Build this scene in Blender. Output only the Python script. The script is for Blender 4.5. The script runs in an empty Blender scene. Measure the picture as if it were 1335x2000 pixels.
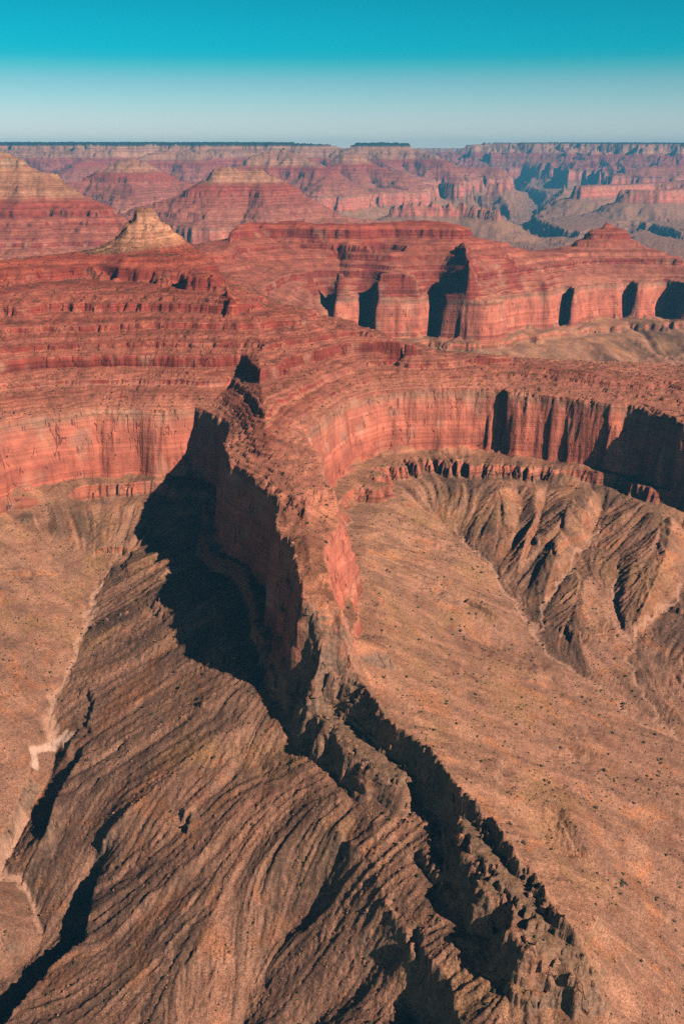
import bpy, math, random
import numpy as np

# ------------------------------------------------------------------ camera, sky, sun, exposure
S = bpy.context.scene
cam = bpy.data.cameras.new('camera')
cam.sensor_fit = 'VERTICAL'; cam.sensor_height = 36.0; cam.lens = 36.0 * 1950 / 2000
cam.clip_start = 1.0; cam.clip_end = 120000.0
camo = bpy.data.objects.new('camera', cam)
camo.location = (0, 0, 2200.0)
camo.rotation_euler = (math.radians(90 - 19.75), 0, 0)
S.collection.objects.link(camo); S.camera = camo

SUN_EL, SUN_X, SUN_Y = math.radians(35), 0.77, -0.64        # sun high on the right, behind the camera
W = bpy.data.worlds.new('World'); S.world = W; W.use_nodes = True
wn, wl = W.node_tree.nodes, W.node_tree.links
wn.clear()
wout = wn.new('ShaderNodeOutputWorld'); wbg = wn.new('ShaderNodeBackground')
sky = wn.new('ShaderNodeTexSky'); sky.sky_type = 'NISHITA'; sky.sun_disc = False
sky.sun_elevation = SUN_EL; sky.sun_rotation = math.atan2(SUN_X, SUN_Y)
sky.altitude = 2000; sky.air_density = 1.0; sky.dust_density = 0.3; sky.ozone_density = 1.0
geo = wn.new('ShaderNodeTexCoord'); sep = wn.new('ShaderNodeSeparateXYZ')
wl.new(geo.outputs['Generated'], sep.inputs[0])
ramp = wn.new('ShaderNodeValToRGB')
wl.new(sep.outputs['Z'], ramp.inputs['Fac'])
def ramp_set(r, pts):
    e = r.color_ramp.elements
    while len(e) > 1: e.remove(e[-1])
    e[0].position = pts[0][0]; e[0].color = tuple(pts[0][1]) + (1,)
    for p, c in pts[1:]:
        k = e.new(p); k.color = tuple(c) + (1,)
SKY_PTS = [(0.0, (1.0196, 0.9569, 1.0167)), (0.0135, (1.0196, 0.9569, 1.0167)), (0.0314, (0.8528, 0.8945, 0.9418)), (0.0446, (0.667, 0.8752, 0.8854)), (0.062, (0.4343, 0.7937, 0.813)), (0.0749, (0.1557, 0.7646, 0.7496)), (0.0825, (0.0346, 0.7261, 0.7493)), (0.0897, (0.0042, 0.7388, 0.7672)), (0.1084, (0.0016, 0.7329, 0.7571)), (0.1288, (0.0018, 0.7031, 0.7093)), (0.25, (0.1, 0.28, 0.30)), (0.5, (0.22, 0.13, 0.14)), (1.0, (0.2, 0.09, 0.10))]
ramp_set(ramp, SKY_PTS)
wmul = wn.new('ShaderNodeMix'); wmul.data_type = 'RGBA'; wmul.blend_type = 'MULTIPLY'; wmul.inputs[0].default_value = 1.0
wl.new(sky.outputs[0], wmul.inputs[6]); wl.new(ramp.outputs[0], wmul.inputs[7])
wl.new(wmul.outputs[2], wbg.inputs['Color']); wbg.inputs['Strength'].default_value = 0.078
wl.new(wbg.outputs[0], wout.inputs['Surface'])

sd = bpy.data.lights.new('sun', 'SUN'); sd.energy = 5.0; sd.angle = math.radians(0.5); sd.color = (1.0, 0.82, 0.68)
so = bpy.data.objects.new('sun', sd); S.collection.objects.link(so)
ce = math.cos(SUN_EL)
import mathutils
so.rotation_euler = mathutils.Vector((SUN_X * ce, SUN_Y * ce, math.sin(SUN_EL))).to_track_quat('Z', 'Y').to_euler()
so.location = (3000, -2500, 6000)
S.view_settings.view_transform = 'Standard'; S.view_settings.look = 'None'
S.view_settings.exposure = 0.35; S.view_settings.gamma = 1.0; S.view_settings.use_curve_mapping = False
S.cycles.use_denoising = False
S.cycles.max_bounces = 4; S.cycles.diffuse_bounces = 0; S.cycles.volume_bounces = 1
HAZE_COLOR, HAZE_DENSITY = (0.11, 0.56, 0.98), 2.4e-5
# ------------------------------------------------------------------ the lie of the land, in metres
RIM=[(-1011,1877,1580,1400),(-928,2130,1580,1420),(-825,2338,1580,1420),(-722,2412,1580,1420),(-627,2479,1580,1420),(-521,2474,1580,1420),(-435,2469,1580,1420),(-376,2490,1580,1420),(-323,2427,1580,1418),(-278,2367,1580,1415),(-267,2245,1580,1410),(-262,2130,1580,1405),(-234,2003,1580,1400),(-197,1954,1580,1400),(-157,1887,1580,1400),(-134,1836,1580,1395),(-116,1770,1580,1390),(-116,1668,1572,1385),(-87,1623,1563,1380),(-83,1589,1555,1375),(-69,1528,1540,1370),(-63,1482,1520,1365),(-45,1474,1500,1360),(-42,1458,1480,1352),(-33,1444,1458,1348),(-37,1418,1430,1345),(-50,1413,1405,1338),(-65,1439,1360,1322),(-73,1433,1352,1312),(-64,1411,1352,1310),(-46,1395,1352,1316),(-22,1343,1352,1316),(2,1309,1352,1316),(25,1264,1352,1330),(48,1226,1352,1330),(84,1195,1352,1336),(105,1226,1352,1336),(130,1195,1352,1336),(151,1139,1359,1336),(155,1093,1359,1335),(155,1054,1359,1334),(170,1042,1359,1332),(175,984,1359,1330),(196,966,1359,1327),(205,926,1359,1325),(208,887,1359,1318),(219,883,1359,1316),(227,880,1359,1314),(239,881,1348,1312),(252,872,1344,1310),(262,863,1340,1308),(280,867,1338,1306),(276,882,1354,1318),(267,896,1370,1342),(253,908,1381,1357),(246,931,1384,1362),(236,965,1385,1363),(227,994,1386,1366),(217,1008,1387,1367),(202,1048,1389,1369),(194,1083,1391,1371),(169,1117,1395,1375),(147,1163,1401,1381),(133,1198,1407,1385),(120,1218,1408,1387),(103,1247,1409,1387),(75,1277,1411,1389),(51,1336,1413,1391),(36,1375,1415,1393),(24,1415,1420,1398),(13,1430,1442,1425),(8,1441,1464,1448),(-3,1447,1482,1458),(0,1474,1500,1462),(-15,1496,1520,1452),(-24,1541,1540,1445),(-32,1582,1555,1440),(-22,1669,1562,1440),(0,1781,1545,1425),(-7,1783,1570,1425),(-17,1823,1580,1428),(-28,1893,1580,1432),(-38,1978,1580,1430),(-38,2052,1580,1425),(-62,2118,1580,1420),(-85,2249,1580,1420),(-43,2386,1580,1420),(13,2562,1580,1420),(92,2681,1580,1420),(188,2712,1580,1420),(252,2718,1580,1420),(316,2724,1580,1420),(365,2718,1580,1420),(400,2712,1580,1420),(436,2705,1580,1420),(448,2674,1580,1420),(467,2662,1580,1420),(497,2656,1580,1420),(538,2638,1580,1420),(565,2614,1580,1420),(603,2602,1580,1420),(627,2585,1580,1420),(659,2568,1580,1420),(702,2534,1580,1418),(738,2534,1580,1418),(757,2517,1580,1416),(788,2479,1580,1414),(809,2427,1580,1412),(836,2372,1580,1412),(914,2295,1580,1410),(1030,2281,1580,1405),(1212,2258,1580,1400),(1750,2280,1580,1380),(1900,2650,1580,1360),(1500,2900,1580,1350),(1100,3060,1580,1350),(700,3130,1580,1360),(350,3220,1580,1370),(100,3380,1580,1390),(-60,3650,1580,1410),(-120,3950,1580,1420),(-60,4150,1580,1420),(-130,4627,1580,1415),(-65,4699,1580,1415),(-24,4569,1580,1415),(1,4581,1580,1415),(52,4598,1580,1415),(77,4675,1580,1415),(129,4687,1580,1415),(162,4547,1580,1415),(213,4547,1580,1415),(283,4558,1580,1415),(341,4569,1580,1415),(402,4663,1580,1415),(448,4651,1580,1415),(462,4547,1580,1415),(540,4491,1580,1415),(640,4469,1580,1415),(704,4523,1580,1415),(749,4664,1580,1415),(824,4763,1580,1415),(930,4814,1580,1415),(992,4822,1580,1415),(1068,4953,1580,1415),(1114,4968,1580,1415),(1116,4866,1580,1415),(1168,4989,1580,1415),(1263,5093,1580,1415),(1372,5114,1580,1415),(1427,5178,1580,1415),(1470,5171,1580,1415),(1483,5100,1580,1415),(1533,5121,1580,1415),(1597,5178,1580,1415),(1658,5208,1580,1415),(1704,5171,1580,1415),(1724,5051,1580,1415),(1869,5065,1580,1415),(2084,5093,1580,1415),(3000,5350,1580,1400),(3100,5800,1580,1350),(2300,5900,1580,1300),(1600,5850,1580,1300),(1200,5900,1580,1300),(600,6000,1580,1300),(0,6050,1580,1300),(-500,6000,1580,1300),(-900,5700,1580,1380),(-1500,5600,1580,1450),(-3500,5600,1580,1450),(-3500,3000,1580,1400)]
HL=[[(-1240,2675,1850),(-1119,2894,1850),(-1029,3070,1850),(-925,3194,1850),(-809,3312,1850),(-669,3194,1850),(-574,3110,1850),(-470,3043,1850),(-353,2955,1850),(-313,2853,1848),(-355,3110,1850)],
[(-1398,3038,1870),(-1240,3229,1873),(-1087,3256,1875),(-1005,3311,1876),(-904,3370,1880),(-825,3400,1897)],
[(-835,3440,1893),(-780,3470,1919),(-754,3490,1936)],
[(-661,3510,2006),(-658,3512,2005)],
[(-556,3470,1924),(-520,3460,1908),(-454,3400,1872),(-395,3320,1848)],
[(-636,3510,2012),(-639,3521,2012),(-648,3529,2012),(-661,3532,2012),(-673,3529,2012),(-683,3521,2012),(-686,3510,2012),(-683,3499,2012),(-673,3491,2012),(-661,3488,2012),(-648,3491,2012),(-639,3499,2012),(-636,3510,2012)],
[(-580,3510,1964),(-591,3545,1964),(-621,3571,1964),(-661,3580,1964),(-701,3571,1964),(-731,3545,1964),(-741,3510,1964),(-731,3475,1964),(-701,3449,1964),(-661,3440,1964),(-621,3449,1964),(-591,3475,1964),(-580,3510,1964)],
[(-517,3510,1912),(-536,3573,1912),(-589,3618,1912),(-661,3635,1912),(-733,3618,1912),(-785,3572,1912),(-805,3510,1912),(-785,3447,1912),(-733,3402,1912),(-661,3385,1912),(-589,3402,1912),(-536,3448,1912),(-517,3510,1912)],
[(-697,3267,1893),(-600,3267,1885),(-498,3239,1872),(-404,3130,1860)],
[(-356,2828,1786),(-304,2888,1786),(-241,2828,1786),(-186,2868,1786),(-130,2929,1786),(-100,2908,1786),(-81,2868,1760),(-41,2943,1738),(34,2916,1726),(107,2881,1714),(193,2834,1690),(282,2844,1672),(388,2869,1660),(498,2906,1650),(620,2769,1640),(741,2679,1630),(922,2651,1615),(1030,2514,1605)],
[(-300,3004,1792),(-197,3048,1792),(-125,2985,1790)],
[(-185,2843,1735),(-205,2710,1722),(-223,2629,1712),(-206,2497,1695),(-196,2397,1680),(-179,2267,1655),(-165,2153,1636),(-159,2033,1623),(-143,1987,1614),(-96,1884,1599),(-75,1847,1592),(-42,1830,1583)],
[(-273,2674,1680),(-304,2558,1622),(-314,2466,1590)],
[(-1024,2394,1640),(-881,2540,1657),(-793,2603,1664),(-690,2629,1671),(-597,2638,1676),(-504,2652,1676),(-388,2611,1676),(-305,2587,1678)],
[(-999,2540,1765),(-926,2718,1765),(-795,2745,1765),(-661,2771,1765),(-524,2798,1765),(-413,2817,1765)],
[(-138,2463,1676),(-91,2591,1676),(-38,2705,1674),(48,2839,1651),(136,2842,1640),(269,2855,1633),(420,2870,1624),(566,2779,1616),(737,2655,1607),(893,2556,1598)],
[(-611,4256,1800),(-497,4389,1830),(-495,4868,1862),(-363,4976,1864),(-267,5017,1866),(-116,4941,1864),(79,4907,1864),(228,4987,1868),(330,5035,1872),(447,4952,1868),(575,4892,1858),(667,4942,1838),(826,5002,1800),(925,5131,1765),(1003,5105,1745),(1107,5167,1752)],
[(-495,5002,1812),(-315,4972,1812),(-166,4941,1812),(-18,4865,1811),(125,4791,1810),(217,4728,1806),(315,4791,1810),(435,4800,1800),(518,4792,1796),(565,4791,1810),(675,4801,1786),(798,4817,1766)],
[(1548,5500,1773),(1618,5400,1745),(1680,5330,1715),(1750,5250,1691),(1905,5200,1673)],
[(1334,5530,1848),(1400,5535,1858),(1468,5535,1855),(1520,5530,1842)],
[(1350,5600,1846),(1421,5620,1855),(1490,5620,1853),(1533,5600,1841)],
[(1167,5450,1730),(1229,5470,1760),(1278,5480,1785),(1305,5450,1777),(1384,5445,1778),(1452,5445,1778),(1535,5450,1772)],
[(-436,4647,1718),(-250,4647,1718),(-63,4606,1711),(75,4576,1703),(213,4590,1706),(373,4578,1696),(548,4587,1668),(651,4587,1668)],
[(561,4768,1853),(555,4491,1778),(569,4363,1694),(605,4388,1604)],
[(172,4895,1740),(153,4801,1655),(145,4830,1592)],
[(-18,4874,1742),(1,4686,1668),(17,4616,1596)],
[(1030,5059,1700),(965,4828,1640),(913,4700,1592)],
[(-507,5009,1880),(-372,5117,1882),(-273,5157,1884),(-119,5082,1882),(81,5048,1882),(233,5127,1886),(337,5175,1890),(457,5092,1886),(578,5005,1878)],
[(-497,4899,1874),(-364,5007,1876),(-268,5047,1878),(-117,4972,1876),(79,4938,1876),(229,5017,1880),(331,5065,1884),(448,4982,1880),(567,4895,1872)],
[(-23,1410,1360),(-6,1387,1360),(26,1342,1360),(51,1296,1360),(82,1256,1360),(98,1231,1361),(130,1201,1362),(153,1175,1362),(170,1121,1368),(180,1071,1368),(204,1033,1368),(211,989,1368),(227,954,1367),(241,908,1364),(254,898,1355)],
[(18,1401,1398),(40,1358,1396),(67,1297,1394),(97,1262,1392),(114,1234,1391),(129,1210,1390),(144,1188,1378),(165,1140,1377),(187,1099,1375),(197,1062,1374),(211,1020,1373),(223,1005,1372),(232,977,1370),(242,948,1367),(252,928,1361)],
[(-65,1761,1583),(-66,1663,1574),(-60,1608,1566),(-54,1563,1556)]]
LL=[[(122,2446,1385),(212,2401,1345),(293,2294,1312),(343,2189,1285),(371,2085,1265),(400,2008,1250),(412,1913,1235),(428,1851,1225),(469,1795,1214),(501,1749,1205),(539,1677,1190),(583,1638,1180),(636,1605,1168),(727,1549,1150),(881,1469,1120)],
[(673,2423,1365),(635,2334,1335),(591,2246,1308),(512,2121,1275),(458,2029,1253),(415,1923,1235)],
[(843,2334,1362),(833,2192,1310),(779,2084,1272),(720,2015,1247),(621,1915,1222),(591,1842,1212),(590,1757,1200),(605,1667,1185),(620,1614,1173)],
[(695,2328,1364),(664,2222,1324),(632,2130,1284),(607,2035,1250),(607,1890,1220)],
[(462,2497,1375),(457,2381,1345),(419,2253,1312),(382,2139,1280),(378,2093,1264)],
[(543,2497,1375),(497,2352,1342),(442,2204,1305),(388,2083,1266)],
[(431,2520,1389),(415,2381,1359),(382,2256,1324),(360,2179,1289)],
[(511,2514,1391),(482,2342,1359),(435,2206,1324),(404,2118,1289)],
[(584,2476,1389),(549,2331,1363),(501,2170,1319),(452,2039,1267)],
[(649,2440,1387),(598,2319,1354),(548,2189,1311),(506,2123,1287)],
[(757,2379,1387),(716,2218,1339),(657,2095,1299),(621,2012,1261),(608,1925,1235)],
[(797,2272,1371),(749,2140,1331),(686,2032,1289),(640,1955,1251)],
[(551,2089,1289),(518,1985,1261),(491,1905,1239),(502,1803,1221)],
[(296,1231,1300),(299,1209,1285),(289,1185,1268),(296,1171,1266),(320,1162,1264)],
[(328,1229,1297),(340,1196,1286),(373,1174,1268)],
[(231,1933,1300),(270,1941,1306),(316,1915,1294),(356,1883,1268)],
[(199,1822,1298),(239,1804,1290),(290,1790,1272)],
[(267,1733,1276),(294,1754,1276),(321,1762,1266)],
[(563,1388,1200),(659,1374,1170)],
[(491,1160,1190),(421,942,1185)],
[(499,944,1150),(663,1274,1150)],
[(189,843,1262),(284,874,1235),(418,932,1180)],
[(255,1945,1292),(315,1903,1282),(364,1895,1262)],
[(282,1809,1262),(328,1803,1254)],
[(-908,2298,1395),(-738,2218,1365),(-629,2158,1330),(-530,2103,1298),(-542,1997,1280),(-536,1860,1262),(-528,1773,1249),(-539,1676,1235),(-536,1601,1225),(-530,1558,1217),(-527,1551,1196),(-510,1537,1182),(-514,1488,1168),(-526,1443,1152),(-528,1409,1142),(-537,1360,1130),(-546,1321,1121),(-540,1288,1117),(-501,1292,1113),(-483,1259,1104),(-456,1212,1097),(-439,1182,1091),(-468,1144,1084),(-504,1114,1076),(-516,1063,1064),(-560,1002,1040)],
[(-462,1348,1170),(-423,1325,1168),(-386,1304,1165)],
[(-558,1537,1222),(-554,1504,1212),(-540,1481,1196),(-544,1430,1180),(-546,1377,1168),(-554,1322,1160),(-600,1286,1150)],
[(-507,1188,1128),(-479,1164,1112)],
[(-534,1135,1130),(-541,1206,1150)],
[(-943,1940,1330),(-782,1907,1310),(-717,1903,1300),(-632,1824,1280),(-558,1735,1258)],
[(-729,1510,1260),(-616,1568,1245),(-565,1581,1232)],
[(-512,2114,1310),(-489,2171,1325),(-448,2219,1345),(-423,2298,1375)],
[(-480,1534,1224),(-450,1511,1222),(-454,1465,1217),(-466,1432,1209),(-472,1395,1200),(-474,1358,1192),(-474,1337,1186)],
[(-482,1525,1218),(-460,1506,1200),(-465,1464,1185),(-477,1431,1175),(-483,1394,1164),(-485,1357,1158),(-484,1334,1162)],
[(-484,1514,1214),(-472,1500,1196),(-478,1463,1181),(-490,1430,1171),(-496,1393,1160),(-498,1356,1154),(-496,1331,1158)],
[(-369,1290,1172),(-370,1252,1168),(-371,1214,1162),(-368,1166,1157),(-364,1127,1152),(-381,1117,1145),(-407,1092,1137),(-433,1043,1126),(-449,1016,1116),(-477,965,1105)],
[(-377,1284,1142),(-381,1252,1122),(-382,1214,1112),(-379,1166,1105),(-374,1130,1100),(-389,1125,1095),(-415,1100,1089),(-442,1049,1078),(-459,1020,1070),(-487,969,1059)],
[(-386,1277,1138),(-394,1252,1118),(-395,1214,1108),(-393,1166,1101),(-386,1133,1096),(-398,1134,1091),(-425,1109,1085),(-452,1056,1074),(-471,1025,1066),(-499,974,1055)],
[(100,1170,1333),(114,1147,1333),(121,1111,1329),(129,1072,1323),(140,1052,1321),(152,1029,1323),(158,995,1316),(173,965,1318),(186,951,1303),(219,924,1296),(243,898,1303)],
[(-94,1386,1292),(-59,1326,1308),(-29,1286,1312),(16,1208,1314),(50,1166,1319),(80,1133,1319),(87,1097,1315),(95,1058,1309),(106,1038,1307),(118,1015,1307),(124,981,1302)],
[(-132,1371,1275),(-97,1311,1291),(-67,1271,1295),(-22,1193,1297),(12,1151,1302),(42,1118,1302),(49,1082,1298),(57,1043,1292),(68,1023,1290),(80,1000,1290),(86,966,1285)],
[(122,989,1290),(95,987,1280),(70,991,1260),(39,994,1233),(21,985,1206),(-18,976,1176),(-50,964,1145)],
[(69,1034,1286),(43,1028,1262),(0,1029,1230),(-46,1037,1195),(-86,1023,1170),(-112,1012,1152),(-129,997,1135),(-156,967,1115)],
[(172,965,1306),(146,966,1266),(115,958,1226),(82,924,1205)],
[(16,1171,1288),(-12,1144,1266),(-25,1135,1243),(-44,1113,1218),(-75,1093,1195),(-116,1063,1172),(-100,1035,1160)],
[(-101,1315,1290),(-151,1251,1262),(-200,1199,1230),(-247,1154,1195),(-300,1117,1165),(-343,1112,1152)],
[(-146,1280,1278),(-187,1222,1248),(-236,1187,1222),(-284,1157,1193),(-344,1151,1162)],
[(-209,1430,1300),(-275,1351,1265),(-334,1313,1235),(-373,1290,1195)],
[(-49,1186,1276),(-79,1187,1262),(-115,1171,1244),(-164,1135,1212),(-199,1068,1185),(-234,1022,1160),(-275,981,1135)],
[(-148,1118,1200),(-170,1057,1178),(-200,1015,1150)],
[(-366,2049,1362),(-379,1990,1350),(-399,1936,1332),(-437,1874,1302)],
[(-240,1505,1316),(-217,1499,1312),(-189,1476,1306)],
[(-245,1503,1300),(-206,1468,1294)],
[(3200,3600,1180),(2200,3900,1210),(1500,4050,1235),(1000,4120,1255),(600,4050,1290),(300,4000,1330)],
[(-4000,6600,1300),(-2000,6600,1250),(0,6600,1230),(2000,6600,1220),(4000,6600,1200)]]
FAR=[('butte','broad red pyramid butte with pale stone cap in the middle distance',[(-1152,9900,2009),(-1092,9900,2082),(-987,9900,2059),(-853,9900,2041),(-747,9900,2046),(-697,9850,1997)],0.5,15,90),
('butte','',[(-697,9850,1988),(-508,9650,1831),(-129,9550,1714),(58,9450,1656),(431,9450,1625)],0.5,10,90),
('butte','',[(-1143,9900,2009),(-1342,9900,1872),(-1619,9800,1816),(-1796,9700,1761),(-2031,9900,1696)],0.5,10,90),
('butte','',[(-1040,9850,2028),(-1102,9500,1872),(-1206,9150,1669)],0.5,5,90),
('butte','',[(-801,9850,2028),(-679,9400,1809),(-487,9200,1666)],0.5,5,90),
('butte','layered red butte with pale cliff band cut by the left edge',[(-3302,7400,2267),(-2475,7250,2209),(-2292,7200,2196),(-2173,7150,2128),(-2015,7080,2060)],0.5,30,80),
('butte','',[(-2006,7080,2051),(-1899,7000,1968),(-1747,6900,1933),(-1542,6750,1882)],0.52,25,70),
('butte','',[(-2176,7150,2102),(-2046,6650,1908),(-2111,6500,1777),(-1820,6350,1695)],0.52,10,70),
('butte','',[(-1543,6750,1875),(-1377,6600,1770),(-1308,6500,1683)],0.55,10,60),
('butte','small flat-capped pale butte on red slopes before the far wall',[(-2713,13000,2122),(-2593,13000,2134),(-2487,13000,2122)],0.5,30,120),
('butte','',[(-2755,13000,2069),(-2930,12900,1963),(-3162,12800,1894),(-3477,12800,1859)],0.5,10,120),
('butte','',[(-2454,13000,2045),(-2225,12800,1930),(-2009,12800,1894),(-1758,13000,1853)],0.5,10,120),
('butte','',[(-2578,12900,2070),(-2520,12400,1904),(-2321,11800,1792)],0.5,10,120),
('butte','twin-topped pale ridge butte in front of the far wall',[(-1317,15500,2072),(-1163,15800,2213),(-945,16000,2264),(-674,15600,2199),(-525,15400,2122)],0.5,20,150),
('butte','',[(-525,15400,2115),(-345,15000,2028),(-124,14600,1946),(-259,14200,1874)],0.5,20,150),
('butte','',[(-1036,15600,2164),(-1074,15000,1959),(-900,14500,1867)],0.5,10,150),
('butte','sharp pointed peak above stacked red terraces left of the flat summit',[(86,17000,2199),(127,17000,2222),(185,17000,2191)],0.5,8,130),
('butte','',[(62,17000,2153),(-101,16700,2032),(-220,16500,1958),(-292,16000,1870)],0.5,20,150),
('butte','',[(201,17000,2145),(344,16700,2032),(620,16500,1996),(953,16000,1884)],0.5,20,150),
('butte','',[(127,16900,2122),(177,16200,1903),(241,15200,1738),(677,15000,1731),(1132,15000,1696)],0.5,60,150),
('mesa','long low red mesa with shadowed cliff below the pointed peak',[(708,16600,1765),(1078,16700,1770),(1388,16700,1732)],0.52,90,150),
('butte','broad flat-topped dark summit on the skyline right of centre',[(360,20500,2385),(715,20500,2394),(1149,20500,2375)],0.5,120,220),
('butte','',[(1170,20500,2310),(1362,20400,2282),(1569,20000,2190),(1719,19500,2146),(1881,19000,2043)],0.5,40,220),
('butte','',[(361,20500,2292),(5,21500,2277),(-298,22500,2260)],0.5,60,220),
('butte','',[(696,19900,2199),(806,19000,1982),(1100,18500,1903)],0.5,40,200),
('far_rim','long level canyon rim with dark forested top and pale cliffs',[(-13485,22100,2394),(-9866,22800,2400),(-6903,23100,2403),(-4722,22600,2398),(-3490,23100,2403),(-2702,22600,2398),(-2156,22400,2397)],0.5,1600,600),
('far_rim','',[(-689,21500,2372),(-450,22300,2328),(-87,24300,2297),(658,26300,2293)],0.5,300,300),
('butte','wide pale-topped butte standing against the left far wall',[(-3455,18600,2148),(-3241,18900,2225),(-2956,19000,2225),(-2662,18800,2216),(-2536,18500,2106)],0.5,60,200),
('butte','small pale point low against the far wall at left',[(-4511,18000,2035),(-4406,18500,2098),(-4230,18500,2064)],0.5,30,200),
('eastern_wall','tall blue-shadowed canyon wall along the right skyline',[(4580,28600,2419),(5061,28400,2429),(5910,27600,2434),(6886,26600,2425),(7828,25800,2429),(11423,24600,2417)],0.55,1600,900),
('distant_plateau','faint far plateau seen through the gap between the rims',[(-2745,35500,2322),(1516,35500,2322),(2663,35500,2337),(5449,35500,2337),(10364,35500,2337)],0.5,1500,500),
('mesa','dark-faced square red mesa on the canyon floor right of centre',[(2028,17200,1853),(2295,17200,1853)],0.52,110,120),
('mesa','low red mesa behind the square dark mesa',[(2332,20000,1952),(2787,20000,1971),(2924,19600,1912)],0.52,90,150),
('mesa','long narrow mesa with shadowed cliff on the canyon floor',[(2519,17600,1869),(2796,17300,1859),(2848,17000,1841)],0.52,90,120),
('mesa','small dark cliff-topped knoll on the hazy canyon floor',[(3617,20000,1870),(3880,19600,1840)],0.52,60,120),
('mesa','stepped red butte before the right-hand canyon wall',[(5451,20500,1843),(5907,20500,1956),(6401,20500,1984),(7476,20500,1965)],0.5,120,180),
('mesa','flat cliff-edged mesa projecting from the right onto grey slopes',[(3841,16600,1719),(4075,16800,1729),(4455,17000,1723),(5069,17500,1734),(5686,17500,1782),(6664,17500,1798)],0.52,160,160),
('mesa','red cliff headland at the right frame edge above grey slopes',[(4247,15600,1690),(4682,15400,1689),(5081,15600,1726),(5950,15600,1770)],0.52,120,160),
('mesa','thin cream and red cliff ridge behind the middle ridge',[(636,12900,1585),(832,12800,1608),(1146,12800,1608),(1481,12700,1589),(1766,12500,1575),(1845,12400,1533)],0.52,40,90)]
GORGE=[(4100,25559),(4149,23670),(4152,21822),(3321,18097),(2689,15887),(2636,13537),(2883,12822),(3426,13210),(4110,14241),(4149,12600),(4362,11173)]
GORGE2=[(2689,15887),(2422,17387),(1895,18097)]
WASHW=[8,7,10,9,6,5,5]
WASH=[[(-540,1489),(-538,1528),(-524,1557),(-500,1564),(-484,1552)],
[(293,2294),(343,2189),(371,2085),(400,2008),(412,1913),(428,1851),(469,1795),(501,1749),(539,1677),(583,1638),(636,1605),(727,1549),(881,1469)],
[(-530,2103),(-542,1997),(-536,1860),(-528,1773),(-539,1676),(-536,1601),(-530,1558)],
[(-528,1409),(-537,1360),(-546,1321),(-540,1288),(-501,1292),(-483,1259),(-456,1212)],
[(779,2084),(720,2015),(621,1915),(591,1842),(590,1757),(605,1667),(620,1614)],
[(642,2162),(610,2044),(607,1890)],
[(635,2334),(591,2246),(512,2121),(458,2029),(415,1923)]]

# ------------------------------------------------------------------ maths helpers
rng = np.random.default_rng(7)
def _hash(ix, iy, seed):
    h = (ix.astype(np.int64) * 374761393 + iy.astype(np.int64) * 668265263 + seed * 1442695041) & 0xffffffff
    h = ((h ^ (h >> 13)) * 1274126177) & 0xffffffff
    return (h ^ (h >> 16)) & 0xffff
_ANG = np.arange(65536) / 65536.0 * 2 * np.pi
_GX, _GY = np.cos(_ANG).astype(np.float32), np.sin(_ANG).astype(np.float32)
def noise(x, y, seed=0):
    x0 = np.floor(x); y0 = np.floor(y)
    fx = (x - x0).astype(np.float32); fy = (y - y0).astype(np.float32)
    ix = x0.astype(np.int64); iy = y0.astype(np.int64)
    u = fx * fx * fx * (fx * (fx * 6 - 15) + 10); v = fy * fy * fy * (fy * (fy * 6 - 15) + 10)
    def g(dx, dy):
        h = _hash(ix + dx, iy + dy, seed)
        return _GX[h] * (fx - dx) + _GY[h] * (fy - dy)
    a = g(0, 0); b = g(1, 0); c = g(0, 1); d = g(1, 1)
    return ((a + (b - a) * u) * (1 - v) + (c + (d - c) * u) * v) * 1.5
def fbm(x, y, wl, octs=4, seed=0, gain=.5, lac=2.03):
    r = 0; a = 1.0
    for o in range(octs):
        r = r + a * noise(x / wl + 17.3 * o, y / wl - 9.1 * o, seed + o * 31); a *= gain; wl /= lac
    return r
def ridged(x, y, wl, octs=4, seed=0, gain=.5):
    r = 0; a = 1.0; t = 0
    for o in range(octs):
        r = r + a * (1 - 2 * np.abs(noise(x / wl + 5.7 * o, y / wl + 3.3 * o, seed + o * 57))); t += a; a *= gain; wl /= 2.07
    return r / t
def sstep(a, b, x):
    t = np.clip((x - a) / (b - a), 0, 1); return t * t * (3 - 2 * t)
def blur(a, n=1):
    for _ in range(n):
        p = np.pad(a, 1, mode='edge')
        a = (p[:-2, 1:-1] + p[2:, 1:-1] + p[1:-1, :-2] + p[1:-1, 2:] + 4 * p[1:-1, 1:-1]) / 8
    return a

# strata: altitude -> altitude, same ends, cliffs steepened
def strata_map(segs, share=.07):
    zs = [segs[0][0]]; kinds = []
    for z0, z1, c in segs: zs.append(z1); kinds.append(c)
    th = np.diff(zs); wgt = np.array([t * (share if c else 1.0) for t, c in zip(th, kinds)])
    wgt *= th.sum() / wgt.sum()
    return np.concatenate([[zs[0]], zs[0] + np.cumsum(wgt)]), np.array(zs, float)
SUPAI = [(1580, 1588, 1), (1588, 1606, 0), (1606, 1611, 1), (1611, 1630, 0), (1630, 1640, 1), (1640, 1660, 0), (1660, 1688, 1), (1688, 1702, 0), (1702, 1714, 1),
         (1714, 1738, 0), (1738, 1752, 1), (1752, 1772, 0), (1772, 1792, 1), (1792, 1800, 0), (1800, 1805, 1), (1805, 1822, 0), (1822, 1858, 1)]
UP_Q, UP_Z = strata_map(SUPAI)
UQ2, UZ2 = strata_map([(1858, 1960, 0), (1960, 1978, 1), (1978, 1988, 0), (1988, 2012, 1), (2012, 2120, 0)], .45)
UP_Q = np.concatenate([[500], UP_Q, UQ2[1:], [4000]]); UP_Z = np.concatenate([[500], UP_Z, UZ2[1:], [4000]])
def T_up(z): return np.interp(z, UP_Q, UP_Z)
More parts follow.
